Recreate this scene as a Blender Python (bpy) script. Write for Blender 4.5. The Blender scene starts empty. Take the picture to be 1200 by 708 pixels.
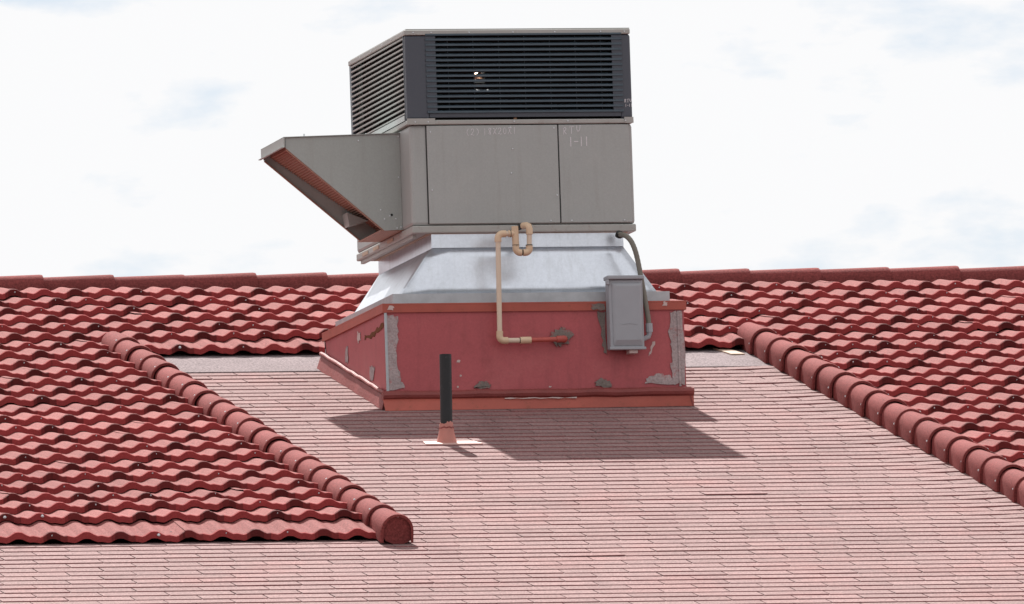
import bpy, bmesh, math, random
from mathutils import Vector, Matrix, noise
random.seed(11)
sc = bpy.context.scene
R = math.radians

# ------------------------------------------------------------------ camera
TH, EL, RO = R(12.95), R(5.72), R(1.9)
FPX, DIST = 20000.0, 82.95
CF = Vector((math.sin(TH)*math.cos(EL), math.cos(TH)*math.cos(EL), math.sin(EL)))
_r = CF.cross(Vector((0, 0, 1))).normalized(); _u = _r.cross(CF)
CR = _r*math.cos(RO) - _u*math.sin(RO)
CU = _r*math.sin(RO) + _u*math.cos(RO)
CP = -DIST*(CF + CR*((452-600)/FPX) - CU*((482-354)/FPX))
cd = bpy.data.cameras.new('camera'); cam = bpy.data.objects.new('camera', cd); sc.collection.objects.link(cam)
m3 = Matrix((CR, CU, -CF)).transposed()
cam.matrix_world = Matrix.Translation(CP) @ m3.to_4x4()
cd.sensor_fit = 'HORIZONTAL'; cd.sensor_width = 36; cd.lens = 36*FPX/1200
cd.clip_start = 1; cd.clip_end = 6000
sc.camera = cam
def px(P):
    v = Vector(P) - CP; z = v.dot(CF)
    return 600 + FPX*v.dot(CR)/z, 354 - FPX*v.dot(CU)/z

# ------------------------------------------------------------------ world, sun, exposure
SUN_EL, SUN_AZ = R(50.0), R(-1.5)        # azimuth measured from +Y towards +X
SD = Vector((math.sin(SUN_AZ)*math.cos(SUN_EL), math.cos(SUN_AZ)*math.cos(SUN_EL), math.sin(SUN_EL)))
w = bpy.data.worlds.new('World'); sc.world = w; w.use_nodes = True
nt = w.node_tree; N = nt.nodes; L = nt.links; N.clear()
wo = N.new('ShaderNodeOutputWorld'); bg = N.new('ShaderNodeBackground'); bg.inputs[1].default_value = 0.05
sky = N.new('ShaderNodeTexSky'); sky.sky_type = 'NISHITA'; sky.sun_disc = False
sky.sun_elevation = SUN_EL; sky.sun_rotation = SUN_AZ; sky.air_density = .9; sky.ozone_density = 3.5; sky.dust_density = .6
tc = N.new('ShaderNodeTexCoord'); mp = N.new('ShaderNodeMapping'); mp.inputs['Scale'].default_value = (1, 1, 2.6)
L.new(tc.outputs['Generated'], mp.inputs[0])
n1 = N.new('ShaderNodeTexNoise'); n1.inputs['Scale'].default_value = 64; n1.inputs['Detail'].default_value = 6; n1.inputs['Roughness'].default_value = .55
L.new(mp.outputs[0], n1.inputs['Vector'])
cr = N.new('ShaderNodeValToRGB'); cr.color_ramp.elements[0].position = .31; cr.color_ramp.elements[0].color = (.52, .52, .52, 1)
cr.color_ramp.elements[1].position = .44; cr.color_ramp.elements[1].color = (1, 1, 1, 1)
L.new(n1.outputs[0], cr.inputs[0])
mxs = N.new('ShaderNodeMix'); mxs.data_type = 'RGBA'
mxs.inputs[7].default_value = (10.2, 10.22, 10.32, 1)
L.new(cr.outputs[0], mxs.inputs[0]); L.new(sky.outputs[0], mxs.inputs[6]); L.new(mxs.outputs[2], bg.inputs[0]); L.new(bg.outputs[0], wo.inputs[0])
sl = bpy.data.lights.new('sun', 'SUN'); sl.energy = 5.0; sl.angle = R(.53); sl.color = (1, .965, .92)
so = bpy.data.objects.new('sun', sl); sc.collection.objects.link(so)
so.rotation_euler = SD.to_track_quat('Z', 'Y').to_euler(); so.location = (0, 30, 40)
sc.view_settings.view_transform = 'Standard'; sc.view_settings.look = 'None'
sc.view_settings.exposure = .92; sc.view_settings.gamma = 1

# ------------------------------------------------------------------ materials
def mat(name, col, rough=.6, spec=.5, metal=0, big=(.0, 3.0), gran=(.0, 150.0), bump=0.0, bumpscale=150.0, rnd=0.0, attr=None, tints=None):
    """col varied by large blotches (big = amount, scale), granules (gran), and a per object / per face tint."""
    m = bpy.data.materials.new(name); m.use_nodes = True
    t = m.node_tree; n = t.nodes; l = t.links; b = n['Principled BSDF']
    b.inputs['Roughness'].default_value = rough; b.inputs['Metallic'].default_value = metal
    b.inputs['Specular IOR Level'].default_value = spec
    g = n.new('ShaderNodeNewGeometry')
    cur = None
    base = n.new('ShaderNodeRGB'); base.outputs[0].default_value = (*col, 1); cur = base.outputs[0]
    def mul(val, lo, hi):
        nonlocal cur
        mr = n.new('ShaderNodeMapRange'); mr.inputs['To Min'].default_value = lo; mr.inputs['To Max'].default_value = hi
        mr.clamp = False
        l.new(val, mr.inputs['Value'])
        mx = n.new('ShaderNodeVectorMath'); mx.operation = 'SCALE'
        l.new(cur, mx.inputs[0]); l.new(mr.outputs[0], mx.inputs['Scale']); cur = mx.outputs[0]
    if tints:      # mix towards another pigment by noise: (colour, scale, lo, hi, amount)
        for (c2, scl, lo, hi, am, *sv) in tints:
            nz = n.new('ShaderNodeTexNoise'); nz.inputs['Scale'].default_value = scl; nz.inputs['Detail'].default_value = 5
            nz.inputs['Roughness'].default_value = .65
            if sv:
                mpn = n.new('ShaderNodeMapping'); mpn.inputs['Scale'].default_value = sv[0]
                l.new(g.outputs['Position'], mpn.inputs[0]); l.new(mpn.outputs[0], nz.inputs['Vector'])
            else: l.new(g.outputs['Position'], nz.inputs['Vector'])
            mr = n.new('ShaderNodeMapRange'); mr.inputs['From Min'].default_value = lo; mr.inputs['From Max'].default_value = hi
            mr.inputs['To Max'].default_value = am; l.new(nz.outputs[0], mr.inputs['Value'])
            mx = n.new('ShaderNodeMix'); mx.data_type = 'RGBA'; mx.inputs[7].default_value = (*c2, 1)
            l.new(mr.outputs[0], mx.inputs[0]); l.new(cur, mx.inputs[6]); cur = mx.outputs[2]
    if big[0]:
        nz = n.new('ShaderNodeTexNoise'); nz.inputs['Scale'].default_value = big[1]; nz.inputs['Detail'].default_value = 4
        l.new(g.outputs['Position'], nz.inputs['Vector']); mul(nz.outputs[0], 1-big[0], 1+big[0])
    if gran[0]:
        nz = n.new('ShaderNodeTexNoise'); nz.inputs['Scale'].default_value = gran[1]; nz.inputs['Detail'].default_value = 2
        nz.inputs['Roughness'].default_value = .8
        l.new(g.outputs['Position'], nz.inputs['Vector']); mul(nz.outputs[0], 1-gran[0]*1.6, 1+gran[0]*1.6)
    if attr:
        a = n.new('ShaderNodeAttribute'); a.attribute_name = attr[0]; mul(a.outputs['Fac'], 1-attr[1], 1+attr[1])
    if rnd:
        oi = n.new('ShaderNodeObjectInfo'); mul(oi.outputs['Random'], 1-rnd, 1+rnd)
    l.new(cur, b.inputs['Base Color'])
    if bump:
        nz = n.new('ShaderNodeTexNoise'); nz.inputs['Scale'].default_value = bumpscale; nz.inputs['Detail'].default_value = 3
        l.new(g.outputs['Position'], nz.inputs['Vector'])
        bp = n.new('ShaderNodeBump'); bp.inputs['Strength'].default_value = bump; bp.inputs['Distance'].default_value = .004
        l.new(nz.outputs[0], bp.inputs['Height']); l.new(bp.outputs[0], b.inputs['Normal'])
    return m
M = {}
M['tile'] = mat('tile_top_stone_coat', (.22, .074, .070), .85, .1, big=(.18, 2.2), gran=(.55, 95), bump=.5, bumpscale=220, rnd=.13, attr=('tint', .55))  # tile tops: duller, pinker red than the noses
M['nose'] = mat('tile_nose_stone_coat', (.26, .038, .038), .85, .12, big=(.2, 4), gran=(.25, 150), bump=.5, bumpscale=220, rnd=.07, attr=('tint', .62))  # tile noses: deeper, more saturated red than the tops
M['cap'] = mat('cap_red', (.19, .045, .043), .85, .1, big=(.18, 3), gran=(.5, 95), bump=.5, bumpscale=220, rnd=.06)
M['under'] = mat('felt_underlay', (.03, .025, .025), .9, .3)
M['shingle'] = mat('weathered_shingle', (.228, .143, .139), .85, .12, big=(.1, 1.1), gran=(.75, 95), bump=.6, bumpscale=230, attr=('tint', .09), tints=[((.25, .115, .108), 2.2, .5, .75, .5), ((.16, .10, .10), 1, .54, .75, .45, (3.5, .5, .5)), ((.28, .19, .18), 1, .55, .75, .5, (.9, 6, 6)), ((.6, .5, .48), 140, .68, .75, .9)])
M['butt'] = mat('shingle_butt_edge', (.24, .095, .095), .9, .1, gran=(.4, 95))
M['deck'] = mat('shingle_underlap', (.05, .028, .03), .95, .1, gran=(.2, 150))
M['membrane'] = mat('granulated_membrane', (.205, .165, .17), .95, .1, big=(.15, 4), gran=(.8, 95), bump=.5, bumpscale=160)
M['curb'] = mat('red_painted_curb', (.385, .076, .085), .5, .4, big=(.12, 5), gran=(.12, 110), bump=.15, bumpscale=7, tints=[((.26, .05, .05), 9, .55, .75, .5), ((.22, .045, .05), 1, .52, .72, .35, (18, 18, 2.2)), ((.46, .13, .13), 3, .55, .8, .5)])
M['curbcap'] = mat('orange_red_paint', (.36, .075, .052), .5, .4, big=(.2, 9), gran=(.06, 200), tints=[((.22, .06, .03), 26, .58, .72, .7)])
M['skirt'] = mat('red_brown_sealed_metal', (.21, .042, .038), .55, .4, big=(.25, 12), gran=(.1, 200), bump=.6, bumpscale=60)
M['sealant'] = mat('grey_sealant', (.36, .29, .29), .8, .3, big=(.3, 16), gran=(.35, 90), bump=.8, bumpscale=70, tints=[((.34, .10, .10), 22, .54, .68, .75), ((.24, .2, .2), 1, .5, .7, .6, (40, 40, 5))])
M['darkseal'] = mat('brown_grey_sealant', (.19, .155, .14), .8, .3, tints=[((.30, .07, .07), 30, .54, .66, .8)], big=(.4, 30), gran=(.2, 150), bump=1, bumpscale=90)
M['pale'] = mat('pale_bare_spot', (.52, .40, .38), .8, .3)
M['rust'] = mat('rust', (.14, .05, .02), .9, .2, big=(.4, 40))
M['galv'] = mat('galvanised_sheet', (.68, .71, .77), .30, .5, metal=.8, big=(.10, 7), gran=(.08, 60), tints=[((.58, .61, .66), 5, .5, .7, .5), ((.50, .52, .54), 1, .52, .72, .5, (22, 22, 3))])
M['galvflange'] = mat('galvanised_flange', (.40, .42, .44), .45, .5, metal=.4, big=(.3, 14), gran=(.05, 100))
M['cabinet'] = mat('grey_enamel', (.342, .352, .342), .45, .4, big=(.05, 3), gran=(.08, 120), bump=.12, bumpscale=5, tints=[((.24, .225, .20), 1, .52, .75, .28, (26, 26, 1.6)), ((.40, .40, .385), 2.5, .5, .75, .5)])
M['cabedge'] = mat('grey_enamel_trim', (.35, .345, .325), .5, .4, big=(.1, 10), gran=(.06, 260), tints=[((.2, .12, .09), 30, .58, .75, .5)])
M['hoodm'] = mat('hood_enamel', (.325, .345, .328), .5, .4, big=(.05, 3), gran=(.08, 120), bump=.1, bumpscale=5, tints=[((.23, .22, .19), 1, .52, .75, .28, (22, 22, 1.6))])
M['cream'] = mat('cream_gasket', (.45, .34, .26), .8, .3, big=(.3, 25))
M['louver'] = mat('blue_black_enamel', (.055, .06, .078), .42, .5, gran=(.05, 260))
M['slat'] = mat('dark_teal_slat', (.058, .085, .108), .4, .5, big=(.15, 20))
M['sideslat'] = mat('sunlit_grey_slat', (.42, .45, .435), .4, .5)  # sunlight on the left grille put into a lighter slat colour
M['coil'] = mat('dark_coil', (.018, .013, .012), .8, .2, big=(.5, 40))
M['copper'] = mat('copper', (.95, .55, .36), .32, .5, metal=1)
M['mesh'] = mat('red_brown_filter_mesh', (.34, .19, .145), .7, .3, gran=(.3, 120))  # plain red-brown, shared by filter screen and hood edge
M['pvc'] = mat('aged_pvc', (.60, .43, .29), .45, .5, big=(.06, 12))
M['pvcpipe'] = mat('pvc_pipe', (.62, .49, .38), .45, .5, big=(.06, 12))
M['redpipe'] = mat('red_painted_pipe', (.40, .075, .06), .5, .4, big=(.2, 30))
M['black'] = mat('black', (.01, .01, .01), .6, .4)
M['box'] = mat('grey_powder_coat', (.30, .305, .33), .45, .5, big=(.06, 15), gran=(.04, 250))
M['conduit'] = mat('weathered_conduit', (.17, .155, .13), .6, .4, big=(.2, 20))
M['ventpipe'] = mat('black_pipe', (.010, .010, .012), .5, .4, big=(.4, 25), tints=[((.06, .05, .05), 50, .6, .75, .5)])
M['boot'] = mat('pink_red_boot', (.42, .17, .14), .65, .4, big=(.2, 20))
M['plate'] = mat('pale_flashing_plate', (.58, .36, .32), .6, .4, big=(.1, 20))
M['screw'] = mat('screw_head', (.62, .64, .66), .35, .5, metal=.4)
M['chalk'] = mat('chalk', (.62, .60, .62), .9, .2, gran=(.25, 200))
M['wall'] = mat('stucco_wall', (.45, .38, .32), .9, .2, big=(.1, 3), bump=.3, bumpscale=60)
M['ground'] = mat('ground_asphalt', (.06, .058, .056), .9, .3, big=(.3, .2), gran=(.2, 30))

# ------------------------------------------------------------------ mesh helpers
COL = sc.collection.objects
class MB:
    def __init__(s): s.v = []; s.f = []; s.mi = []
    def add(s, vs, fs, mi=0):
        o = len(s.v); s.v += [Vector(a) for a in vs]; s.f += [tuple(i+o for i in f) for f in fs]; s.mi += [mi]*len(fs); return s
    def box(s, x0, x1, y0, y1, z0, z1, mi=0):
        v = [(x, y, z) for z in (z0, z1) for y in (y0, y1) for x in (x0, x1)]
        return s.add(v, [(0, 2, 3, 1), (4, 5, 7, 6), (0, 1, 5, 4), (2, 6, 7, 3), (0, 4, 6, 2), (1, 3, 7, 5)], mi)
    def hexa(s, b, t, mi=0):     # 4 bottom points (ccw), 4 top points
        return s.add(list(b)+list(t), [(3, 2, 1, 0), (4, 5, 6, 7), (0, 1, 5, 4), (1, 2, 6, 5), (2, 3, 7, 6), (3, 0, 4, 7)], mi)
    def prism(s, pts, d, mi=0):  # polygon pts extruded along vector d
        n = len(pts); a = [Vector(p) for p in pts]; d = Vector(d)
        return s.add(a+[p+d for p in a], [tuple(range(n-1, -1, -1)), tuple(range(n, 2*n))] + [(i, (i+1) % n, (i+1) % n+n, i+n) for i in range(n)], mi)
    def tube(s, pts, r, n=12, mi=0, caps=True):
        P = [Vector(p) for p in pts]; rr = r if isinstance(r, (list, tuple)) else [r]*len(P)
        rings = []; up = None
        for i, p in enumerate(P):
            d = (P[min(i+1, len(P)-1)] - P[max(i-1, 0)]).normalized()
            if up is None:
                up = Vector((0, 0, 1)) if abs(d.z) < .9 else Vector((0, 1, 0))
            a = d.cross(up).normalized(); up = a.cross(d).normalized()
            rings.append([p + (a*math.cos(2*math.pi*k/n) + up*math.sin(2*math.pi*k/n))*rr[i] for k in range(n)])
        v = [q for g in rings for q in g]; f = []
        for i in range(len(P)-1):
            for k in range(n):
                f.append((i*n+k, i*n+(k+1) % n, (i+1)*n+(k+1) % n, (i+1)*n+k))
        if caps: f += [tuple(range(n-1, -1, -1)), tuple(range((len(P)-1)*n, len(P)*n))]
        return s.add(v, f, mi)
    def build(s, name, m, parent=None, bevel=0, smooth=False, attr=None):
        o = s.mesh(name, m, bevel, smooth, parent)
        ob = bpy.data.objects.new(name, o); COL.link(ob)
        if parent: ob.parent = parent
        return ob
    def mesh(s, name, m, bevel=0, smooth=False, parent=None):
        off = root_loc(parent)
        me = bpy.data.meshes.new(name); me.from_pydata([v-off for v in s.v], [], s.f)
        for mm in (m if isinstance(m, (list, tuple)) else [m]): me.materials.append(mm)
        me.polygons.foreach_set('material_index', s.mi)
        bm = bmesh.new(); bm.from_mesh(me); bmesh.ops.recalc_face_normals(bm, faces=bm.faces)
        if bevel:
            es = [e for e in bm.edges if len(e.link_faces) == 2 and e.calc_face_angle(0) > .5]
            bmesh.ops.bevel(bm, geom=es, offset=bevel, segments=2, affect='EDGES', profile=.5)
        bm.to_mesh(me); bm.free()
        if smooth:
            me.polygons.foreach_set('use_smooth', [True]*len(me.polygons))
            try: me.set_sharp_from_angle(angle=R(35))
            except Exception: pass
        return me
def root_loc(o):
    v = Vector((0, 0, 0))
    while o is not None: v = v + o.location; o = o.parent
    return v
def thing(name, label, cat, loc=(0, 0, 0), group=None):
    o = bpy.data.objects.new(name, None); COL.link(o); o.location = loc; o.empty_display_size = .1
    o['label'] = label; o['category'] = cat
    if group: o['group'] = group
    return o
def lab(o, s): o['label'] = s; return o
def inst(name, me, parent, loc=(0, 0, 0), rot=None):
    o = bpy.data.objects.new(name, me); COL.link(o); o.parent = parent; o.location = loc
    if rot: o.rotation_euler = rot
    return o

# ------------------------------------------------------------------ building: ground, walls, roof deck
TA = .239; AL = math.atan(TA); CA = math.cos(AL); SA = math.sin(AL)
RIDGE = 4.22; EAVE = -8.6; XW, XE = -7.0, 8.0; GZ = -9.4
def rp(x, y, h=0): return Vector((x, y, TA*y + h))
g = MB().add([(-2500, -2500, GZ), (2500, -2500, GZ), (2500, 2500, GZ), (-2500, 2500, GZ)], [(0, 1, 2, 3)]).build('ground', M['ground']); g['kind'] = 'structure'
bld = thing('building', 'building with a low red roof, pinkish shingles framed by wavy red tiles', 'building', (0, 0, GZ))
zr = TA*RIDGE; YB = 2*RIDGE - EAVE
MB().prism([(XW+.3, EAVE+.5, GZ), (XW+.3, YB-.5, GZ), (XW+.3, YB-.5, TA*EAVE-.3), (XW+.3, RIDGE, zr-.35), (XW+.3, EAVE+.5, TA*EAVE-.3)], (XE-XW-.6, 0, 0)).build('wall', M['wall'], bld)
shroof = MB().prism([(XW, EAVE, TA*EAVE-.2), (XW, RIDGE, zr-.2), (XW, YB, TA*EAVE-.2), (XW, YB, TA*EAVE-.003), (XW, RIDGE, zr-.003), (XW, EAVE, TA*EAVE-.003)], (XE-XW, 0, 0)).build('shingle_roof', M['deck'], bld)
CLX, CRX = -.925, 2.345          # rake cap lines
NOTCH = 1.93; FRONT = -4.20

# ---- shingles
EXPO = .127*CA; TAB = .305
def lift(x, y):                  # shingles curl up against the right-hand rake caps
    return .011*max(0, (x-2.08)/.27)**2*(1+noise.noise(Vector((3, y*5, 1)))) if x > 2.08 and y > -6 else 0
def tab_geo(x0, x1, ylow, up, th, curl):
    y1 = ylow+EXPO*1.12
    b = [rp(x0, ylow, -.001), rp(x1, ylow, -.001), rp(x1, y1, -.002), rp(x0, y1, -.002)]
    k = [th+lift(x0, ylow)+up*curl[0], th+lift(x1, ylow)+up*curl[1]]
    t = [rp(x0, ylow, k[0]), rp(x1, ylow, k[1]), rp(x1, y1, .0004+lift(x1, y1)), rp(x0, y1, .0004+lift(x0, y1))]
    if up > .0038:                # a lifted tab leaves a dark gap under its butt edge
        b[0] = b[0]+Vector((0, 0, k[0]*.55)); b[1] = b[1]+Vector((0, 0, k[1]*.55))
    return b, t
def tint_attr(me, vals):
    a = me.attributes.new('tint', 'FLOAT', 'FACE'); a.data.foreach_set('value', vals)
rows = []; y = 1.40-EXPO; off = 0.0; k = 0
tabs = []
while y > EAVE:
    off += (.1525 if y > -.6 else .127) + random.uniform(-.004, .004)
    xa, xb = (CLX+.02, CRX-.04) if y > FRONT+.02 else (XW+.05, CRX-.04)
    i = math.floor((xa-off)/TAB)
    x = off+i*TAB
    rth = random.uniform(.0040, .0055)
    while x < xb:
        gap = random.uniform(.003, .0075)
        x0, x1 = max(x+gap/2, xa), min(x+TAB-gap/2, xb)
        if x1-x0 > .02:
            inside = -.05 < x1 and x0 < 1.56 and y > -.02 and y+EXPO < 1.44
            if not (inside and x0 > .05 and x1 < 1.47):
                lf = random.random()
                up = random.uniform(.002, .0045) if lf < .007 else random.uniform(0, .0015)
                tabs.append((x0, x1, y, up, rth*random.uniform(.9, 1.1), random.choice(((1, 1), (1, .4), (.4, 1))), random.random(), x0 > xa+1e-4 and x1 < xb-1e-4))
        x += TAB
    y -= EXPO; k += 1
def seen(P, mx=10, my=10):
    a, b = px(P); return -mx < a < 1200+mx and -my < b < 708+my
vis = [t for t in tabs if seen(rp((t[0]+t[1])/2, t[2]), 25, 2)]
vis.sort(key=lambda t: t[2]); near = set(id(t) for t in vis[:296])
far = MB(); fv = []
tabcache = {}
for t in tabs:
    if id(t) in near:
        q = MB(); yc = t[2]; xc = (t[0]+t[1])/2
        q.hexa(*tab_geo(*t[:6])); q.mi[2] = 1
        o = Vector((xc, yc, TA*yc)); q.v = [v-o for v in q.v]
        me = q.mesh('shingle', [M['shingle'], M['butt']]); tint_attr(me, [t[6]]*len(me.polygons))
        ob = bpy.data.objects.new('shingle', me); COL.link(ob); ob.parent = shroof; ob.location = o-root_loc(shroof)
    else:
        far.hexa(*tab_geo(*t[:6])); far.mi[-4] = 1; fv += [t[6]]*6
fo = far.build('shingle_courses', [M['shingle'], M['butt']], shroof); tint_attr(fo.data, fv); fo['kind'] = 'stuff'
s = MB()
for (xa, xb) in ((CLX+.02, CRX-.02),):
    s.hexa([rp(xa, 1.385, -.001), rp(xb, 1.385, -.001), rp(xb, 2.5, -.001), rp(xa, 2.5, -.001)], [rp(xa, 1.385, .007), rp(xb, 1.385, .007), rp(xb, 2.5, .007), rp(xa, 2.5, .007)])
lab(s.build('membrane_strip', M['membrane'], shroof), 'grey granulated membrane strip above the shingles')
s = MB().hexa([rp(2.17, 1.78, .002), rp(2.24, 1.78, .002), rp(2.2, 2.0, .002), rp(2.13, 2.0, .002)], [rp(2.17, 1.78, .014), rp(2.24, 1.78, .014), rp(2.2, 2.0, .014), rp(2.13, 2.0, .014)])
s.build('wood_strip', M['cream'], shroof)

# ---- wavy metal tiles
PITCH = .159; PH = -1.085 - .35*PITCH; ROW = .3185; HT = .046; AMP = .0245; NOSE = .026; Y1 = -3.921
PROF = [(0, .0), (.09, .20), (.19, .62), (.27, .93), (.36, 1.0), (.46, .92), (.59, .46), (.69, .20), (.80, .27), (.91, .12)]
def prof(x):
    u = ((x-PH)/PITCH) % 1.0
    for i in range(len(PROF)):
        u0, z0 = PROF[i]; u1, z1 = PROF[i+1] if i+1 < len(PROF) else (1.0, 0.0)
        if u0 <= u <= u1: return z0+(z1-z0)*(u-u0)/(u1-u0)
    return 0
def xs_between(x0, x1):
    out = [x0]; n0 = math.floor((x0-PH)/PITCH)
    for n in range(n0, math.ceil((x1-PH)/PITCH)+1):
        for u, _ in PROF:
            x = PH+(n+u)*PITCH
            if x0+.004 < x < x1-.004: out.append(x)
    return out+[x1]
def tile_geo(x0, x1, drop=0.0, long=0.0, rnd=None, wob=0.0):
    """one panel; origin at its nose line (y=0), z measured from the roof plane, sheared with the slope"""
    dkr = random.Random(int(x0*1000)+int(wob*100)); dkw = {}
    X = xs_between(x0, x1); v = []; f = []; tint = []
    n = len(X)
    d = ROW*1.06+long
    sag = [(noise.noise(Vector((x*.9, wob*7.1, 3.3))))*.007 for x in X]
    for (yy, hh, amp) in ((d, HT+.0065, .76), (d*.5, HT+.0195-drop*.45, .88), (.012, HT+.0365-drop, 1.0), (0, HT+.0345-drop, 1.0), (-.003, HT+.0345-drop-NOSE, .82), (.005, HT+.0345-drop-NOSE, .82)):
        for i, x in enumerate(X):
            s_ = sag[i]*(1 if yy < .1 else .3)
            v.append(Vector((x, yy, TA*yy + hh + AMP*amp*prof(x) + s_)))
    for r in range(5):
        for i in range(n-1):
            f.append((r*n+i, r*n+i+1, (r+1)*n+i+1, (r+1)*n+i))
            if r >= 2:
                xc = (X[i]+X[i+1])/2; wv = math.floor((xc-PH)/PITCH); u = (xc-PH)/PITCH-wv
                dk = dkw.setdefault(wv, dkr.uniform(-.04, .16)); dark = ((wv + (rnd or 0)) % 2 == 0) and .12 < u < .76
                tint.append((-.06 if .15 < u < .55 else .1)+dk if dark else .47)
            else: tint.append(.5)
    return v, f, tint
troof = MB()
for (xa, xb, ya) in ((XW, CLX-.05, FRONT+.10), (CLX-.05, CRX+.05, NOTCH+.14), (CRX+.05, XE, FRONT+.10)):
    troof.hexa([rp(xa, ya, .004), rp(xb, ya, .004), rp(xb, RIDGE, .004), rp(xa, RIDGE, .004)], [rp(xa, ya, .04), rp(xb, ya, .04), rp(xb, RIDGE, .04), rp(xa, RIDGE, .04)])
troof = lab(troof.build('tile_roof', M['under'], bld), 'wavy red stone-coated metal tile roof around the shingles')
rl = root_loc(troof)
outer = MB(); ot = []
screws = MB()
def screw(P, r=.0062):
    a = Vector(P); d = Vector((0, -.004, .003))
    screws.tube([a, a+d], [r, r*.6], 6)
ntile = 0
PW = 7*PITCH
for kk in range(0, 26):
    yn = Y1+(kk-1)*ROW
    if kk == 0: yn = FRONT
    segs = []
    if yn > 1.7: segs = [(XW, XE)]
    else: segs = [(XW, CLX-.02), (CRX+.02, XE)]
    js = -1.258 - PITCH*0 + (kk-4)*PITCH     # lap joint chain: one wave per course
    for (sa, sb) in segs:
        i0 = math.floor((sa-js)/PW)
        xx = js+i0*PW
        while xx < sb:
            a, b = max(xx, sa), min(xx+PW+.02, sb)
            if b-a > .06:
                pieces = [(a, b, yn, 0.0, 0.0)]
                if kk == 0: pieces = [(a, b, yn, .048, .10)]
                # the course above the open deck ends early, and drops onto the membrane
                if 1.7 < yn < 2.0:
                    pieces = []
                    if a < CLX-.02: pieces.append((a, min(b, CLX-.02), yn, 0, 0))
                    if b > CLX-.02 and a < CRX+.02: pieces.append((max(a, CLX-.02), min(b, CRX+.02), NOTCH, .034, 0))
                    if b > CRX+.02: pieces.append((max(a, CRX+.02), b, yn, 0, 0))
                for (pa, pb, py, dr, ln) in pieces:
                    if pb-pa < .05: continue
                    pv, pf, pt = tile_geo(pa, pb, dr, ln, kk//1 % 2 + (i0 % 2), wob=kk*1.7+xx)
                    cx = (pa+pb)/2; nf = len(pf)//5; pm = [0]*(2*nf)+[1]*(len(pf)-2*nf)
                    is_vis = any(seen(rp(xq, py+dy, .07), 6, 6) for xq in (pa, cx, pb, pa*.75+pb*.25, pa*.25+pb*.75) for dy in (0, .3))
                    tilt = random.uniform(-.006, .006); zj = random.uniform(-.0025, .0025)
                    base = Vector((cx, py, TA*py))
                    pv = [v+Vector((0, py, TA*py + (tilt*(v.x-cx)) + zj)) for v in pv]
                    if is_vis:
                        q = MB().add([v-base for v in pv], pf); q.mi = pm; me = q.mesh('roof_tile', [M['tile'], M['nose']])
                        tint_attr(me, pt); ob = bpy.data.objects.new('roof_tile', me); COL.link(ob); ob.parent = troof; ob.location = base-rl; ntile += 1
                        nw0 = math.ceil((pa-PH)/PITCH)
                        for wv in range(nw0, math.floor((pb-PH)/PITCH)):
                            if random.random() < .42:
                                u = random.uniform(.28, .5); x = PH+(wv+u)*PITCH
                                big = kk == 0 or dr > 0
                                screw((x, py-.004, TA*py+HT+.021-dr+AMP*prof(x)+noise.noise(Vector((x*.9, (kk*1.7+xx)*7.1, 3.3)))*.007+tilt*(x-cx)+random.uniform(-.003, .004)), .0085 if (big or kk == 1) and random.random() < .5 else random.uniform(.0025, .0042))
                    else:
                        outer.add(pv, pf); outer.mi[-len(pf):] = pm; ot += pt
            xx += PW
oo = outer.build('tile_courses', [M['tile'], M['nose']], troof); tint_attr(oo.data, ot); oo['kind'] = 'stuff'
print('visible tiles', ntile)

# ---- ridge caps and rake caps (half-barrel caps, one per course, each lapping the next)
def cap_geo(Lc, r0, r1, sd, th=.014, n=14, lip=True):
    """barrel along +t from 0 (small end) to Lc (big, lapping end); returns local (t, across, up) points"""
    v = []; f = []
    st = [(0, r0), (Lc*.5, (r0+r1)/2), (Lc-.012, r1), (Lc, r1-.002), (Lc, r1-th)]
    ang = [math.pi*i/n for i in range(n+1)]
    for (t, r) in st:
        ring = [(t, r, -sd)] + [(t, r*math.cos(a), r*math.sin(a)) for a in ang] + [(t, -r, -sd)]
        v += [Vector(p) for p in ring]
    c = n+3
    for i in range(len(st)-1):
        for k_ in range(c-1): f.append((i*c+k_, i*c+k_+1, (i+1)*c+k_+1, (i+1)*c+k_))
    return v, f
def place_cap(name, parent, origin, T, A, U, Lc, r0, r1, sd, end=False):
    v, f = cap_geo(Lc, r0, r1, sd)
    q = MB().add([T*p.x+A*p.y+U*p.z for p in v], f)
    me = q.mesh(name, M['cap'], smooth=True)
    ob = bpy.data.objects.new(name, me); COL.link(ob); ob.parent = parent; ob.location = Vector(origin)-root_loc(parent)
    return ob
x = -3.06
while x < 6.3:
    dz = random.uniform(-.003, .003)
    place_cap('ridge_cap', troof, (x-.03, RIDGE+random.uniform(-.006, .006), zr+.040+dz), Vector((1, 0, random.uniform(-.004, .004))), Vector((0, 1, 0)), Vector((0, 0, 1)), .40, .063, .075, .09)
    x += .3705
T = Vector((0, -CA, -SA)); U = Vector((0, -SA, CA))
def rake(X, ystart, yend, side):
    yy = ystart; n = 0
    while yy > yend+.02:
        jx = random.uniform(-.004, .004)
        o = rp(X+jx, yy+.03, .066+random.uniform(-.003, .003))
        place_cap('rake_cap', troof, o, (T+Vector((random.uniform(-.006, .006), 0, 0))).normalized(), Vector((1, 0, 0)), U, (ROW+.03)/CA, .059, .078, .055)
        for sg in (-1, 1):
            a = R(random.uniform(38, 50)) if (side < 0 or sg > 0) else R(random.uniform(-2, 6))
            pos = rp(X+jx, yy-ROW+.02, .066)
            c_ = pos+Vector((sg*.076*math.cos(a), 0, 0))+U*(.076*math.sin(a))
            if side < 0 and sg > 0: continue
            screws.tube([c_, c_+(Vector((sg*math.cos(a), 0, 0))+U*math.sin(a))*.004], [.0058, .004], 6)
        yy -= ROW; n += 1
    return yy
yl = rake(CLX, 2.02, FRONT+.05, -1)
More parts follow.
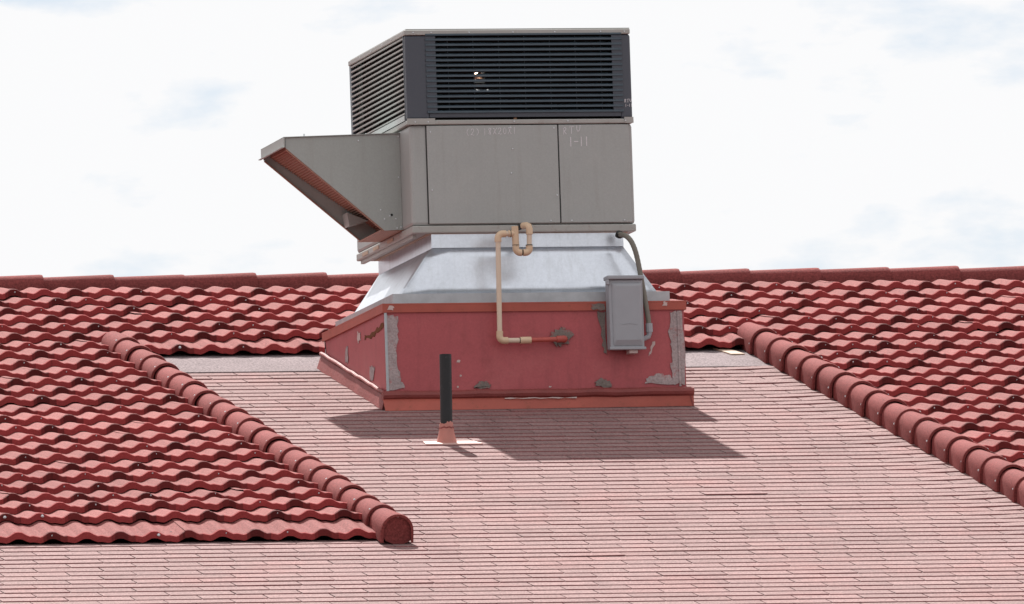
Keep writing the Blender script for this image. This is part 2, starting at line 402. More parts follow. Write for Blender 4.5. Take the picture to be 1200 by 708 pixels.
ye = rake(CRX, 2.08, FRONT+.05, 1)
# end disc that closes the left-hand rake
for (X, ye_, nm) in ((CLX, yl, 'rake_end_disc'), (CRX, ye, 'rake_end_disc')):
    c_ = rp(X, ye_+.012, .066); pts = []
    for i in range(25):
        a = -math.pi*.10+math.pi*1.2*i/24
        pts.append(c_+Vector((math.cos(a)*.073, 0, 0))+U*(math.sin(a)*.073))
    pts += [c_+Vector((-.055, 0, 0))-U*.046, c_+Vector((-.02, 0, 0))-U*.06, c_+Vector((.03, 0, 0))-U*.06, c_+Vector((.062, 0, 0))-U*.045]
    MB().prism(pts, T*-.01).build(nm, M['cap'], troof)
    screws.tube([c_+U*.07+T*.002, c_+U*.07+T*.008], [.0075, .005], 8)
so_ = screws.build('screw_heads', M['screw'], troof); so_['kind'] = 'stuff'

# ------------------------------------------------------------------ roof curb
cb = thing('roof_curb', 'red painted sheet metal curb on the shingles carrying the rooftop unit', 'curb', (.76, .75, TA*.75))
CX0, CX1, CY0, CY1, CZ = .02, 1.518, .05, 1.43, .53
def ws(x0, x1, y, t): pass
MB().box(CX0, CX1, CY0, CY0+.02, -.03, CZ-.03).build('front_panel', M['curb'], cb)
MB().prism([(CX0, CY0+.021, -.03), (CX0, CY1, .28), (CX0, CY1, CZ-.03), (CX0, CY0+.021, CZ-.03)], (.02, 0, 0)).build('side_panel', M['curb'], cb)
MB().prism([(CX1-.02, CY0+.021, -.03), (CX1-.02, CY1, .28), (CX1-.02, CY1, CZ-.03), (CX1-.02, CY0+.021, CZ-.03)], (.02, 0, 0)).build('side_panel', M['curb'], cb)
MB().box(CX0+.021, CX1-.021, CY1-.02, CY1-.001, .25, CZ-.03).build('back_panel', M['curb'], cb)
q = MB()
o_ = .011
q.box(CX0-o_, CX1+o_, CY0-o_, CY1+o_, CZ-.008, CZ)
q.box(CX0-o_, CX1+o_, CY0-o_, CY0-.001, CZ-.044, CZ-.0085); q.box(CX0-o_, CX0-.001, CY0-.0005, CY1+o_, CZ-.044, CZ-.0085)
q.box(CX1+.001, CX1+o_, CY0-.0005, CY1+o_, CZ-.044, CZ-.0085); q.box(CX0, CX1, CY1+.001, CY1+o_, CZ-.044, CZ-.0085)
q.build('top_cap', M['curbcap'], cb)
# base flashing: rolled bead and sloping skirt
def strip(pts_top, pts_bot, th, nrm):
    m_ = MB(); n = len(pts_top); nv = Vector(nrm)*th
    v = [Vector(p) for p in pts_top]+[Vector(p) for p in pts_bot]
    for i in range(n-1):
        m_.hexa([v[i], v[i+1], v[n+i+1], v[n+i]], [v[i]-nv, v[i+1]-nv, v[n+i+1]-nv, v[n+i]-nv])
    return m_
xs = [-.005+i*(1.555/16) for i in range(17)]
rz = [random.uniform(-.004, .004) for _ in xs]
bead = MB().tube([(x_, CY0-.012, .080+rz[i]*.6+.004*i/16) for i, x_ in enumerate(xs)], [.022+abs(r_)*.6 for r_ in rz], 10)
bead.build('base_bead', M['skirt'], cb, smooth=True)
strip([(x_, CY0-.016, .072+.006*i/16) for i, x_ in enumerate(xs)], [(x_, -.018+rz[i]*.8+.05*i/16, TA*(-.018)+.004+.012*i/16) for i, x_ in enumerate(xs)], .006, (0, -1, .1)).build('base_skirt', M['curbcap'], cb)
ys = [.03+i*(1.44/16) for i in range(17)]
for X_, sg in ((CX0, -1), (CX1, 1)):
    MB().tube([(X_+sg*.012, y_, TA*y_+.080+random.uniform(-.002, .003)) for y_ in ys], .010, 10).build('base_bead', M['skirt'], cb, smooth=True)
    strip([(X_+sg*.014, y_, TA*y_+.068) for y_ in ys], [(X_+sg*(.034+random.uniform(-.003, .003)), y_, TA*y_+.004) for y_ in ys], .006, (sg, 0, .1)).build('base_skirt', M['skirt'], cb)
lab(strip([(.60+i*.03, CY0-.0315, .060+.002*math.sin(i*1.7)) for i in range(13)], [(.60+i*.03, CY0-.032, .056-.002*math.sin(i*2.3)) for i in range(13)], .002, (0, -1, 0)).build('sealant_bead', M['pale'], cb), 'thin white bead of sealant along the base flashing')
def ragged(name, pts, y, m, parent, jit=.006, th=.004, sub=5, axis='y', seed=0):
    rnd = random.Random(seed); out = []
    n = len(pts)
    for i in range(n):
        a, b = pts[i], pts[(i+1) % n]
        for k_ in range(sub):
            t = k_/sub; j = jit if k_ else jit*.4
            out.append((a[0]+(b[0]-a[0])*t+rnd.uniform(-j, j), a[1]+(b[1]-a[1])*t+rnd.uniform(-j, j)))
    if axis == 'y': return MB().prism([(p[0], y, p[1]) for p in out], (0, -th, 0)).build(name, m, parent)
    return MB().prism([(y, p[0], p[1]) for p in out], (-th, 0, 0)).build(name, m, parent)
FY = CY0-.0015
ragged('sealant_strip', [(.024, .475), (.085, .47), (.082, .38), (.074, .25), (.09, .16), (.108, .115), (.026, .105)], FY, M['sealant'], cb, .006, seed=1)
MB().box(.017, .030, CY0-.008, CY0-.006, .10, .485).build('corner_angle', M['galvflange'], cb)
ragged('sealant_strip', [(1.445, .475), (1.508, .482), (1.514, .12), (1.45, .125), (1.44, .2), (1.452, .28), (1.438, .36)], FY, M['sealant'], cb, .008, seed=2)
MB().box(1.482, 1.492, CY0-.010, CY0-.007, .11, .48).build('corner_angle', M['sealant'], cb)
ragged('sealant_patch', [(1.31, .125), (1.33, .16), (1.39, .175), (1.44, .16), (1.455, .12)], FY-.0005, M['sealant'], cb, .006, seed=3)
ragged('sealant_patch', [(.455, .115), (.47, .135), (.51, .145), (.535, .13), (.53, .112)], FY, M['darkseal'], cb, .008, .006, seed=4)
ragged('sealant_patch', [(1.06, .115), (1.065, .145), (1.1, .152), (1.135, .14), (1.14, .112)], FY, M['darkseal'], cb, .008, .006, seed=5)
ragged('sealant_patch', [(.855, .33), (.85, .37), (.872, .395), (.905, .405), (.94, .395), (.955, .36), (.93, .325), (.89, .315)], FY, M['darkseal'], cb, .014, .008, sub=4, seed=6)
ragged('sealant_patch', [(1.05, .52), (1.12, .52), (1.12, .49), (1.06, .488)], CY0-.0125, M['darkseal'], cb, .006, .003, seed=7)
ragged('sealant_patch', [(1.085, .48), (1.125, .48), (1.125, .27), (1.108, .28), (1.1, .38)], FY, M['darkseal'], cb, .006, .004, seed=8)
for i, (x_, z_, s_) in enumerate(((.38, .245, .010), (.39, .175, .006), (.375, .12, .006), (.835, .115, .007), (.05, .508, .016), (1.42, .515, .014))):
    ragged('bare_spot', [(x_-s_, z_-s_*.6), (x_-s_*.5, z_+s_*.7), (x_+s_, z_+s_*.5), (x_+s_*.7, z_-s_*.7)], FY if z_ < .48 else CY0-.0125, M['pale'], cb, s_*.3, .001, sub=3, seed=10+i)
ragged('bare_streak', [(1.335, .26), (1.345, .27), (1.37, .33), (1.355, .33)], FY, M['pale'], cb, .004, .001, seed=31)
ragged('sealant_spot', [(.60, .41), (.60, .45), (.66, .455), (.675, .42), (.64, .40)], CX0-.0015, M['pale'], cb, .01, .002, axis='x', seed=21)
ragged('sealant_spot', [(.90, .33), (.89, .40), (.93, .41), (.96, .33)], CX0-.0015, M['sealant'], cb, .01, .002, axis='x', seed=22)
ragged('sealant_spot', [(.33, .19), (.30, .25), (.40, .26), (.41, .19)], CX0-.0015, M['sealant'], cb, .01, .002, axis='x', seed=23)
ragged('rust_streak', [(.07, .415), (.08, .44), (.30, .415), (.50, .42), (.50, .40), (.28, .395)], CX0-.0015, M['rust'], cb, .01, .001, axis='x', seed=24)
ragged('sealant_strip', [(1.33, .40), (1.40, .42), (1.42, .50), (1.41, .34)], CX0-.0015, M['sealant'], cb, .01, .002, axis='x', seed=25)

# ------------------------------------------------------------------ galvanised curb adapter
ad = thing('curb_adapter', 'galvanised sheet metal adapter tapering up from red curb to grey unit', 'adapter', (.79, .8, .53))
fx0, fx1, fy0, fy1 = .075, 1.462, .10, 1.42
q = MB()
q.box(fx0, fx1, fy0, fy0+.006, CZ+.001, .583); q.box(fx0, fx0+.006, fy0+.0065, fy1, CZ+.001, .583)
q.box(fx1-.006, fx1, fy0+.0065, fy1, CZ+.001, .583); q.box(fx0+.0065, fx1-.0065, fy1-.006, fy1, CZ+.001, .583)
q.box(fx0+.007, fx1-.007, fy0+.007, fy1-.007, .572, .578)
q.build('bottom_flange', M['galvflange'], ad)
bx0, bx1, by0, by1 = .130, 1.42, .165, 1.36; bz = .579
tx0, tx1, ty0, ty1 = .306, 1.263, .215, 1.42; tz = .818
B = [(bx0, by0, bz), (bx1, by0, bz), (bx1, by1, bz), (bx0, by1, bz)]
Tt = [(tx0, ty0, tz), (tx1, ty0, tz), (tx1, ty1, tz), (tx0, ty1, tz)]
names = ('front_panel', 'side_panel', 'back_panel', 'side_panel')
for i in range(4):
    j = (i+1) % 4; a, b, c_, d_ = map(Vector, (B[i], B[j], Tt[j], Tt[i]))
    nrm = (b-a).cross(d_-a).normalized()
    ins = .0025 if i % 2 else 0
    e = (b-a).normalized()*ins
    mm = MB(); NU, NV = 10, 5; grid = []
    for vv in range(NV+1):
        for uu in range(NU+1):
            p0 = (a+e).lerp(b-e, uu/NU); p1 = (d_+e).lerp(c_-e, uu/NU); p_ = p0.lerp(p1, vv/NV)
            wgt = math.sin(math.pi*uu/NU)*math.sin(math.pi*vv/NV)
            grid.append(p_+nrm*(noise.noise(p_*4+Vector((i*5, 0, 0)))*.0025*wgt))
    F_ = [(v_*(NU+1)+u_, v_*(NU+1)+u_+1, (v_+1)*(NU+1)+u_+1, (v_+1)*(NU+1)+u_) for v_ in range(NV) for u_ in range(NU)]
    mm.add(grid, F_); ob = mm.build(names[i], M['galv'], ad, smooth=True)
    sm = ob.modifiers.new('thickness', 'SOLIDIFY'); sm.thickness = .0016; sm.offset = -1
q = MB()
q.box(tx0-.003, tx1+.003, ty0-.0015, ty0+.0015, tz+.0005, .8855); q.box(tx0-.003, tx0, ty0+.002, ty1+.003, tz-.003, .8855)
q.box(tx1, tx1+.003, ty0+.002, ty1+.003, tz-.003, .8855); q.box(tx0, tx1, ty1, ty1+.003, tz-.003, .8855)
q.build('top_collar', M['galv'], ad)

# ------------------------------------------------------------------ rooftop unit
ru = thing('rooftop_unit', 'boxy grey rooftop air conditioner with dark louvers and side hood', 'air conditioner', (.77, .85, .862))
UX0, UX1, UY0, UY1 = .208, 1.326, .20, 1.48
MB().box(.285, 1.29, .212, 1.44, .8856, .8885).build('curb_gasket', M['cream'], ru)
rail = MB().box(UX0-.003, UX1+.002, UY0-.0085, UY1+.002, .889, .926).build('base_rail', M['cabedge'], ru, bevel=.006)
lr = MB()
for y_ in (.62, .95, 1.2):
    lr.box(UX0-.0065, UX0-.0045, y_, y_+.13, .897, .913)
lr.build('rail_slots', M['cream'], rail)['kind'] = 'stuff'
MB().box(UX0+.012, UX0+.03, UY0+.06, UY1-.03, .872, .8888).build('rail_flange', M['cabedge'], ru)
body = MB().box(UX0, UX1, UY0, UY1, .9265, 1.421).build('cabinet', M['cabinet'], ru, bevel=.016)
pa_ = MB().box(.292, .9475, UY0-.010, UY0-.0005, .934, 1.4165).build('access_panel', M['cabinet'], ru, bevel=.003)
pb_ = MB().box(.9535, 1.308, UY0-.010, UY0-.0005, .934, 1.4165).build('access_panel', M['cabinet'], ru, bevel=.003)
MB().box(.9475, .9535, UY0-.004, UY0-.0005, .934, 1.4165).build('panel_seam', M['black'], ru)
MB().box(.2870, .2920, UY0-.004, UY0-.0005, .934, 1.4165).build('panel_seam', M['black'], ru)
lipm = MB().box(UX0-.012, UX1+.003, UY0-.013, UY1+.003, 1.4215, 1.4445).build('mid_rail', M['cabedge'], ru, bevel=.005)
for (xa, xb) in ((UX0-.0135, .335), (1.285, UX1+.0045)):
    MB().box(xa, xb, UY0-.016, UY0-.0135, 1.4225, 1.452).build('corner_clip', M['cabedge'], ru)
# upper condenser section
LZ0, LZ1 = 1.4455, 1.862
xl, xr = .312, 1.272
MB().box(UX0-.010, xl, UY0-.006, UY0+.03, LZ0, LZ1).build('louver_frame', M['louver'], ru, bevel=.012)
fpan = MB().box(xr, UX1+.004, UY0-.006, UY0+.03, LZ0, LZ1).build('louver_frame', M['louver'], ru, bevel=.012)
MB().box(xl-.0005, xr+.0005, UY0-.004, UY0+.02, LZ0+.012, LZ0+.034).build('louver_sill', M['louver'], ru)
fg = MB()
fg.box(xl-.012, xl+.038, UY0-.0085, UY0-.0062, LZ0+.036, LZ1-.006); fg.box(xr-.038, xr+.012, UY0-.0085, UY0-.0062, LZ0+.036, LZ1-.006)
for i in range(7):
    X_ = xl+.105+i*.128; fg.box(X_-.0018, X_+.0018, UY0+.018, UY0+.022, LZ0+.03, LZ1-.004)
fgo = fg.build('front_grille', M['louver'], ru)
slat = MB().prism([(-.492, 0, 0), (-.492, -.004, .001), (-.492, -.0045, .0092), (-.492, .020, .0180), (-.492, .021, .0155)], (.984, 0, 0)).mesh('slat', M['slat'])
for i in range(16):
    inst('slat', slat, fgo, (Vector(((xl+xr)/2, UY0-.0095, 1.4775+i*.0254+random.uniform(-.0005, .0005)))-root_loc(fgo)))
# side louver (left face)
yl0, yl1 = .245, 1.44
sg_ = MB()
sg_.box(UX0-.010, UX0+.02, UY0+.0305, yl0-.004, LZ0, LZ1); sg_.box(UX0-.008, UX0+.02, yl1, UY1, LZ0, LZ1)
sg_.box(UX0-.006, UX0+.02, yl0-.0035, yl1-.0005, LZ0, LZ0+.03)
sgo = sg_.build('side_grille', M['louver'], ru)
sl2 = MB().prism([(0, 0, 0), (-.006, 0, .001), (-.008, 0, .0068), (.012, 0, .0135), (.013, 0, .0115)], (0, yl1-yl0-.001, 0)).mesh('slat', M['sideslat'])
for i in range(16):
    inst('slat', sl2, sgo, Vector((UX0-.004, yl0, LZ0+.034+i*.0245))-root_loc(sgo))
MB().box(UX0-.013, UX0-.0105, yl0, UY1, LZ0+.002, LZ0+.028).build('side_sill', M['sideslat'], ru)
MB().box(UX1-.02, UX1, UY0+.031, UY1-.0205, LZ0, LZ1).build('side_panel', M['louver'], ru)
MB().box(UX0+.021, UX1, UY1-.02, UY1, LZ0, LZ1).build('back_panel', M['cabinet'], ru)
# coils behind the louvers, with one gap where a sunlit copper bend shows
cy0, cy1 = UY0+.045, UY0+.07
hx, hz = .578, 1.662
cl = MB()
cl.box(UX0+.06, hx-.03, cy0, cy1, LZ0, 1.886); cl.box(hx+.03, UX1-.025, cy0, cy1, LZ0, 1.886)
cl.box(hx-.0295, hx+.0295, cy0, cy1, LZ0, hz-.03); cl.box(hx-.0295, hx+.0295, cy0, cy1, hz+.024, 1.886)
cl.box(UX0+.05, UX0+.062, cy1+.001, UY1-.03, LZ0, 1.886)
cl.build('condenser_coil', M['coil'], ru)
MB().tube([(hx-.022, cy1+.012, hz-.012), (hx-.012, cy1+.004, hz+.006), (hx+.006, cy1+.002, hz+.012), (hx+.022, cy1+.012, hz+.0)], .016, 10).build('copper_bend', M['copper'], ru, smooth=True)
MB().tube([(.735, UY0+.012, LZ0+.006), (.75, UY0+.012, LZ0+.007)], .006, 8).build('copper_bend', M['copper'], ru, smooth=True)
# top cover with round fan opening
tp = MB(); n = 40; fcx, fcy, frr = .73, .84, .45
outer_, inner_ = [], []
def rect_pt(a):
    c_, s_ = math.cos(a), math.sin(a); hx_, hy_ = (UX1-UX0)/2+.002, (UY1-UY0)/2+.002
    k_ = min((hx_/abs(c_)) if abs(c_) > 1e-6 else 1e9, (hy_/abs(s_)) if abs(s_) > 1e-6 else 1e9)
    return ((UX0+UX1)/2+c_*k_, (UY0+UY1)/2+s_*k_)
angs = sorted([2*math.pi*i/n for i in range(n)] + [math.atan2(sy*(UY1-UY0), sx*(UX1-UX0)) % (2*math.pi) for sx in (1, -1) for sy in (1, -1)])
for a in angs:
    x_, y_ = rect_pt(a); outer_.append((x_, y_)); inner_.append((fcx+frr*math.cos(a), fcy+frr*math.sin(a)))
nn = len(angs); ZT0, ZT1 = 1.8865, 1.893
v = [(p[0], p[1], z) for z in (ZT0, ZT1) for p in outer_] + [(p[0], p[1], z) for z in (ZT0, ZT1) for p in inner_]
f = []
for i in range(nn):
    j = (i+1) % nn
    f += [(i, j, nn+j, nn+i), (2*nn+i, 3*nn+i, 3*nn+j, 2*nn+j), (nn+i, nn+j, 3*nn+j, 3*nn+i), (i, 2*nn+i, 2*nn+j, j)]
tp.add(v, f)
top = tp.build('top_cover', M['cabedge'], ru)
q = MB()
q.box(UX0-.013, UX1+.002, UY0-.012, UY0+.004, 1.8625, 1.8864); q.box(UX0-.013, UX0+.003, UY0+.0045, UY1, 1.8625, 1.8864)
q.box(UX1-.012, UX1+.002, UY0+.0045, UY1, 1.8625, 1.8864); q.box(UX0+.0035, UX1-.0125, UY1-.014, UY1, 1.8625, 1.8864)
q.build('top_rim', M['cabedge'], ru, bevel=.003)
q = MB()
for rr_ in (.12, .24, .36, .445):
    q.tube([(fcx+rr_*math.cos(2*math.pi*i/32), fcy+rr_*math.sin(2*math.pi*i/32), ZT1+.004) for i in range(33)], .003, 5, caps=False)
for i in range(4):
    a = math.pi*i/4; q.tube([(fcx-.46*math.cos(a), fcy-.46*math.sin(a), ZT1+.007), (fcx+.46*math.cos(a), fcy+.46*math.sin(a), ZT1+.007)], .003, 5)
q.build('fan_guard', M['louver'], ru)
# screws on the casing
q = MB()
def cs(x_, z_, y_=UY0-.0105): q.tube([(x_, y_, z_), (x_, y_-.003, z_)], [.0045, .003], 6)
for x_, z_ in ((.31, 1.385), (.71, 1.405), (.71, 1.18), (.935, 1.07), (.93, 1.40), (.31, 1.10), (.90, .945), (1.005, .945), (1.27, .945), (.72, 1.30)): cs(x_, z_)
for x_ in (.235, .30, .73, 1.0, 1.29): cs(x_, 1.434, UY0-.0165)
for x_ in (.24, .33, .52, .74, .95, 1.18, 1.30): cs(x_, 1.874, UY0-.0125)
for y_ in (.25, .48, .7, .95, 1.2, 1.42): q.tube([(UX0-.013, y_, 1.874), (UX0-.016, y_, 1.874)], [.005, .003], 6)
q.build('screw_heads', M['screw'], ru)['kind'] = 'stuff'
# rain hood on the left side
HY0, HY1 = .42, .945
hx_o, hzt = -.365, 1.397
near = [(UX0-.001, HY0, 1.404), (hx_o, HY0, 1.388), (hx_o, HY0, 1.338), (.118, HY0, .928), (UX0-.001, HY0, .932)]
hood = MB().prism(near, (0, .004, 0)).build('hood_side', M['hoodm'], ru)
MB().prism([(a, HY1, b) for a, _, b in near], (0, -.004, 0)).build('hood_side', M['hoodm'], ru)
q = MB()
q.prism([(UX0-.001, HY0-.008, 1.4085), (hx_o-.010, HY0-.008, 1.3925), (hx_o-.010, HY0-.008, 1.389), (UX0-.001, HY0-.008, 1.405)], (0, HY1-HY0+.016, 0))
q.box(hx_o-.010, hx_o-.004, HY0-.008, HY1+.008, 1.342, 1.3885)
q.box(hx_o-.022, hx_o-.0105, HY0-.008, HY1+.014, 1.3385, 1.3425)
q.build('hood_top', M['hoodm'], ru)
q = MB()
for a in (-1, 1):
    Yb = HY0+.0042 if a < 0 else HY1-.0042
    e0 = Vector((hx_o+.004, Yb, 1.334)); e1 = Vector((.116, Yb, .930))
    dv = Vector((0, .010*(-a), 0)); nv = Vector((-.004, 0, -.004))
    q.prism([e0, e1, e1+nv, e0+nv], dv)
q.box(.095, .215, HY0+.005, HY1-.005, .9275, .931)
q.build('hood_edge', M['mesh'], ru)
flt = MB().prism([(-.33, HY0+.006, 1.352), (.205, HY0+.006, .978), (.205, HY0+.006, .990), (-.33, HY0+.006, 1.364)], (0, HY1-HY0-.012, 0)).build('filter_screen', M['mesh'], ru)
q = MB(); 
for i in range(46):
    t = i/45; x_ = -.328+t*.53; z_ = 1.351-t*.3705
    q.box(x_-.002, x_+.002, HY0+.007, HY1-.007, z_-.007, z_-.0005)
qo = q.build('screen_ribs', M['mesh'], flt)
MB().prism([(.02, HY1-.0045, 1.062), (.125, HY1-.0045, 1.02), (.03, HY1-.0045, .995)], (0, -.12, 0)).build('hood_bracket', M['hoodm'], ru)
q = MB()
for x_, z_ in ((.0, 1.372), (.20, 1.39), (.195, 1.19), (.145, 1.00), (.118, .985), (.10, 1.03), (.175, .985), (.20, .945), (.18, .94)):
    q.tube([(x_, HY0, z_), (x_, HY0-.003, z_)], [.0045, .003], 6)
for x_ in (-.26, .05): q.tube([(x_, HY0+.05, 1.398), (x_, HY0+.05, 1.413)], [.004, .004], 6)
q.build('screw_heads', M['screw'], hood)['kind'] = 'stuff'
MB().tube([(.155, HY0+.001, 1.005), (.155, HY0-.0015, 1.005)], .0065, 8).build('rust_hole', M['black'], hood)
# chalk writing
GL = {'(': [[(.5, 1), (.25, .75), (.2, .4), (.45, 0)]], ')': [[(.2, 1), (.5, .7), (.5, .35), (.2, 0)]],
      '2': [[(.05, .75), (.2, .97), (.5, .95), (.55, .7), (.3, .35), (.02, .08), (.2, .14), (.45, .02), (.65, .1)]],
      '1': [[(.3, 1), (.3, 0)]], '8': [[(.55, .85), (.3, 1), (.1, .8), (.3, .55), (.5, .3), (.35, .03), (.12, .2), (.3, .5), (.58, .85)]],
      'X': [[(.05, .85), (.2, .95), (.35, .5), (.5, .08), (.7, .1)], [(.7, 1), (.3, .45), (.02, .05)]],
      '0': [[(.35, .98), (.1, .75), (.08, .3), (.3, .02), (.55, .2), (.58, .7), (.35, .98)]],
      'R': [[(.1, 0), (.14, .95)], [(.02, .85), (.35, 1), (.55, .8), (.4, .55), (.14, .48), (.6, .02)]],
      'T': [[(-.1, .93), (.75, 1.02)], [(.32, .97), (.28, 0)]], 'U': [[(.05, 1.05), (.03, .5), (.2, .22), (.45, .3), (.6, .65), (.65, 1.08)]],
      '-': [[(.05, .5), (.6, .52)]]}
def write(parent, text, x0, z0, h, adv, y, wd, slope=0.0, nm='chalk_writing'):
    q = MB(); x_ = x0
    for ch in text:
        if ch == ' ': x_ += adv*.5; continue
        for st in GL[ch]:
            P = [(x_+a*h*.8, z0+b*h+(x_-x0)*slope) for a, b in st]
            for i in range(len(P)-1):
                a, b = Vector(P[i]), Vector(P[i+1]); d = (b-a).normalized(); nn_ = Vector((-d.y, d.x))*wd*.5; a = a-d*wd*.3; b = b+d*wd*.3
                jj = .0002*(i % 3)
                c4 = [a+nn_, b+nn_, b-nn_, a-nn_]
                q.prism([(p[0], y-jj, p[1]) for p in c4], (0, -.0007, 0))
        x_ += adv
    return q.build(nm, M['chalk'], parent)
write(pa_, '(2) 18X20X1', .488, 1.366, .033, .0248, UY0-.0103, .0024, .03)
write(pb_, 'RTU', .976, 1.369, .034, .034, UY0-.0103, .0030, .10)
write(pb_, '1-11', 1.002, 1.310, .044, .0265, UY0-.0103, .0042, .02)
write(fpan, 'RTU', 1.290, 1.524, .016, .0135, UY0-.0065, .0022, .03)
write(fpan, '1-11', 1.293, 1.502, .014, .0095, UY0-.0065, .0020, .03)

# ------------------------------------------------------------------ condensate drain pipe
dp = thing('drain_pipe', 'beige plastic drain pipe with a trap running down the curb front', 'pipe', (.70, 0, .34))
PY = .0
def arc(c_, r, a0, a1, n=7): return [(c_[0]+r*math.cos(R(a0+(a1-a0)*i/n)), PY, c_[1]+r*math.sin(R(a0+(a1-a0)*i/n))) for i in range(n+1)]
pr_, fr_ = .0128, .0172
def part(nm, pts, r, m): return MB().tube(pts, r, 14).build(nm, M[m], dp, smooth=True)
part('pipe', [(.581, PY, .375), (.588, PY, .835)], pr_, 'pvcpipe')
part('elbow', [(.588, PY, .822)]+arc((.612, .838), .024, 180, 90)+[(.628, PY, .862)], fr_, 'pvc')
part('pipe', [(.625, PY, .862), (.662, PY, .862)], pr_, 'pvcpipe')
part('tee', [(.676, PY, .800), (.674, PY, .898)], fr_, 'pvc'); part('tee', [(.640, PY, .862), (.674, PY, .862)], fr_*.97, 'pvc')
part('pipe', [(.676, PY, .79), (.676, PY, .812)], pr_, 'pvcpipe')
part('elbow', [(.676, PY, .802)]+arc((.697, .790), .021, 180, 270)+[(.704, PY, .769)], fr_, 'pvc')
part('joint_ring', [(.7055, PY, .769), (.7095, PY, .769)], pr_*1.05, 'black')
part('elbow', [(.711, PY, .769)]+arc((.722, .790), .021, 270, 360)+[(.743, PY, .802)], fr_, 'pvc')
part('pipe', [(.743, PY, .80), (.746, PY, .872)], pr_, 'pvcpipe')
part('elbow', [(.746, PY, .858), (.746, PY, .885), (.744, PY+.006, .898), (.738, PY+.02, .904), (.728, PY+.05, .905)], fr_, 'pvc')
part('outlet', [(.728, PY+.045, .905), (.722, UY0-.006, .905)], pr_, 'black')
for x_ in (.676, .743): part('joint_ring', [(x_, PY, .804), (x_, PY, .807)], fr_*1.03, 'black')
part('joint_ring', [(.6495, PY, .862), (.6525, PY, .862)], fr_*1.03, 'black')
part('elbow', [(.581, PY, .385)]+arc((.602, .361), .022, 180, 270)+[(.620, PY, .339)], fr_, 'pvc')
part('pipe', [(.615, PY, .339), (.69, PY, .339)], pr_, 'pvcpipe')
part('coupling', [(.682, PY, .339), (.736, PY, .340)], fr_, 'pvc')
part('joint_ring', [(.678, PY, .339), (.681, PY, .339)], pr_*1.06, 'black')
part('red_pipe', [(.735, PY, .340), (.893, PY, .343)], pr_*.92, 'redpipe')
part('red_elbow', [(.865, PY, .343), (.892, PY, .344), (.903, PY+.006, .345), (.908, PY+.018, .345), (.909, CY0-.004, .345)], .0165, 'redpipe')

# ------------------------------------------------------------------ disconnect box and conduit
db = thing('disconnect_box', 'grey electrical disconnect box mounted on front of red curb', 'electrical box', (1.205, 0, .28))
MB().box(1.125, 1.296, -.035, CY0-.0125, .288, .628).build('box_body', M['box'], db, bevel=.006)
MB().box(1.116, 1.302, -.050, CY0-.013, .6285, .648).build('box_lid', M['box'], db, bevel=.005)
MB().box(1.112, 1.126, -.049, -.02, .603, .6283).build('lid_flap', M['box'], db, bevel=.003)
cv = MB().hexa([(1.137, -.0355, .30), (1.29, -.0355, .30), (1.29, -.0355, .616), (1.137, -.0355, .616)], [(1.153, -.048, .332), (1.280, -.048, .332), (1.280, -.048, .600), (1.153, -.048, .600)]).build('box_cover', M['box'], db, bevel=.006)
MB().box(1.118, 1.302, -.046, -.0355, .284, .298).build('bottom_lip', M['box'], db, bevel=.003)
MB().prism([(1.18, -.0485, .405), (1.19, -.0485, .409), (1.22, -.0485, .414), (1.25, -.0485, .409), (1.262, -.0485, .405), (1.25, -.0485, .407), (1.22, -.0485, .411), (1.19, -.0485, .407)], (0, -.001, 0)).build('embossed_mark', M['box'], cv)
MB().box(1.22, 1.262, -.03, CY0-.016, .268, .2875).build('bracket', M['pale'], db)
cn = thing('flexible_conduit', 'grey-brown flexible conduit looping from unit base to electrical box', 'conduit', (1.32, .02, .38))
cp_ = [(1.225, .12, .866), (1.243, .06, .855), (1.262, .03, .825), (1.279, .02, .775), (1.290, .015, .715), (1.299, .012, .65), (1.309, .008, .58), (1.318, .004, .51), (1.327, .0, .44), (1.329, -.002, .405)]
P = []
for i in range(len(cp_)-1):
    a, b = Vector(cp_[i]), Vector(cp_[i+1])
    for k_ in range(6): P.append(a.lerp(b, k_/6))
for _ in range(6): P = [P[0]]+[(P[i-1]+P[i]*2+P[i+1])/4 for i in range(1, len(P)-1)]+[P[-1]]
MB().tube(P, [.0125 + (.0008 if i % 2 else 0) for i in range(len(P))], 12).build('conduit_hose', M['conduit'], cn, smooth=True)
MB().tube([(1.329, -.002, .415), (1.330, -.002, .372)], .0175, 10).build('connector', M['box'], cn, smooth=True)
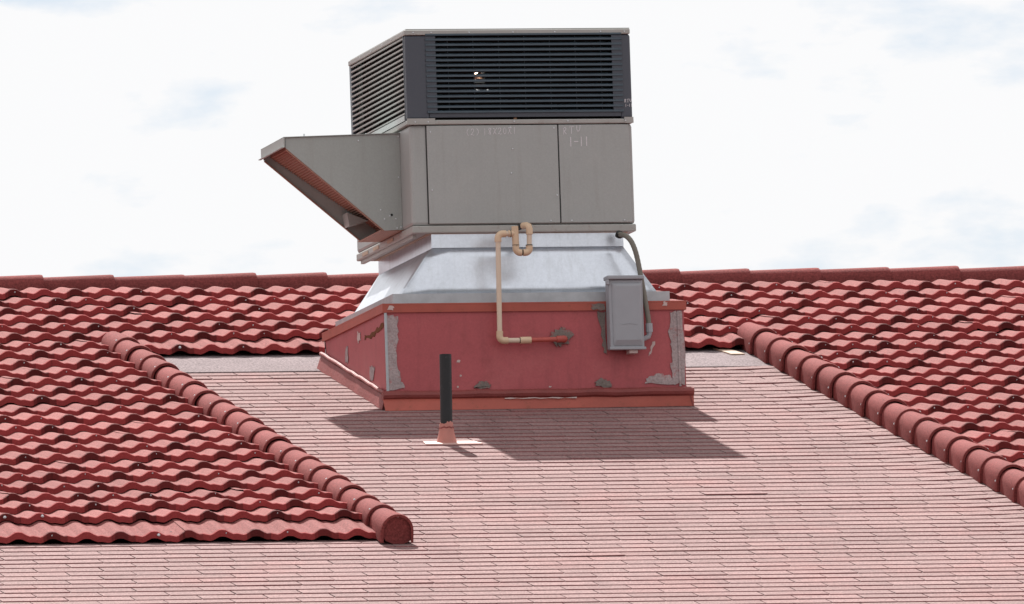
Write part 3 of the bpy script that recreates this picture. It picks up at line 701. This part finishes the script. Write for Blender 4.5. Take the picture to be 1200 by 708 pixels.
MB().tube([(1.330, -.002, .373), (1.324, -.002, .350), (1.296, -.002, .338)], [.0145, .013, .012], 10).build('connector_elbow', M['box'], cn, smooth=True)
MB().tube([(1.226, .115, .874), (1.2235, .13, .858)], .019, 10).build('connector', M['black'], cn, smooth=True)

# ------------------------------------------------------------------ vent pipe
VX, VY = .047, -1.118; VZ = TA*VY
vp = thing('vent_pipe', 'black vent pipe with pinkish boot standing on shingles before the curb', 'vent pipe', (VX, VY, VZ))
pip = MB().tube([(VX, VY, VZ+.02), (VX+.007, VY, VZ+.43)], .029, 20, caps=False)
pip.build('pipe', M['ventpipe'], vp, smooth=True)
MB().tube([(VX+.0069, VY, VZ+.425), (VX+.007, VY, VZ+.4285)], [.0255, .0255], 20).build('pipe_opening', M['black'], vp)
n = 28; v = []; f = []
for (hh, r_, j) in ((-.006, .055, 0), (.015, .047, .002), (.05, .038, .001), (.08, .0335, .001), (.095, .0325, .006), (.100, .0302, .008)):
    for i in range(n):
        a = 2*math.pi*i/n; rr_ = r_+random.uniform(-j, j)*.2
        v.append((VX+rr_*math.cos(a), VY+rr_*math.sin(a)*1.0, VZ+hh+(TA*rr_*math.sin(a) if hh < .02 else 0)+random.uniform(-j, j)))
for k_ in range(5):
    for i in range(n): f.append((k_*n+i, k_*n+(i+1) % n, (k_+1)*n+(i+1) % n, (k_+1)*n+i))
MB().add(v, f).build('boot', M['boot'], vp, smooth=True)
ring = MB(); ring.tube([(VX+.034*math.cos(2*math.pi*i/24), VY+.034*math.sin(2*math.pi*i/24), VZ+.076+.003*math.sin(i*2.1)) for i in range(25)], .0035, 6, caps=False)
ring.build('boot_rim', M['skirt'], vp, smooth=True)
MB().hexa([rp(VX-.12, VY-.075, .0055), rp(VX+.16, VY-.075, .0055), rp(VX+.14, VY+.03, .004), rp(VX-.11, VY+.03, .004)], [rp(VX-.12, VY-.075, .011), rp(VX+.16, VY-.075, .011), rp(VX+.14, VY+.03, .0085), rp(VX-.11, VY+.03, .0085)]).build('flashing_plate', M['plate'], vp)
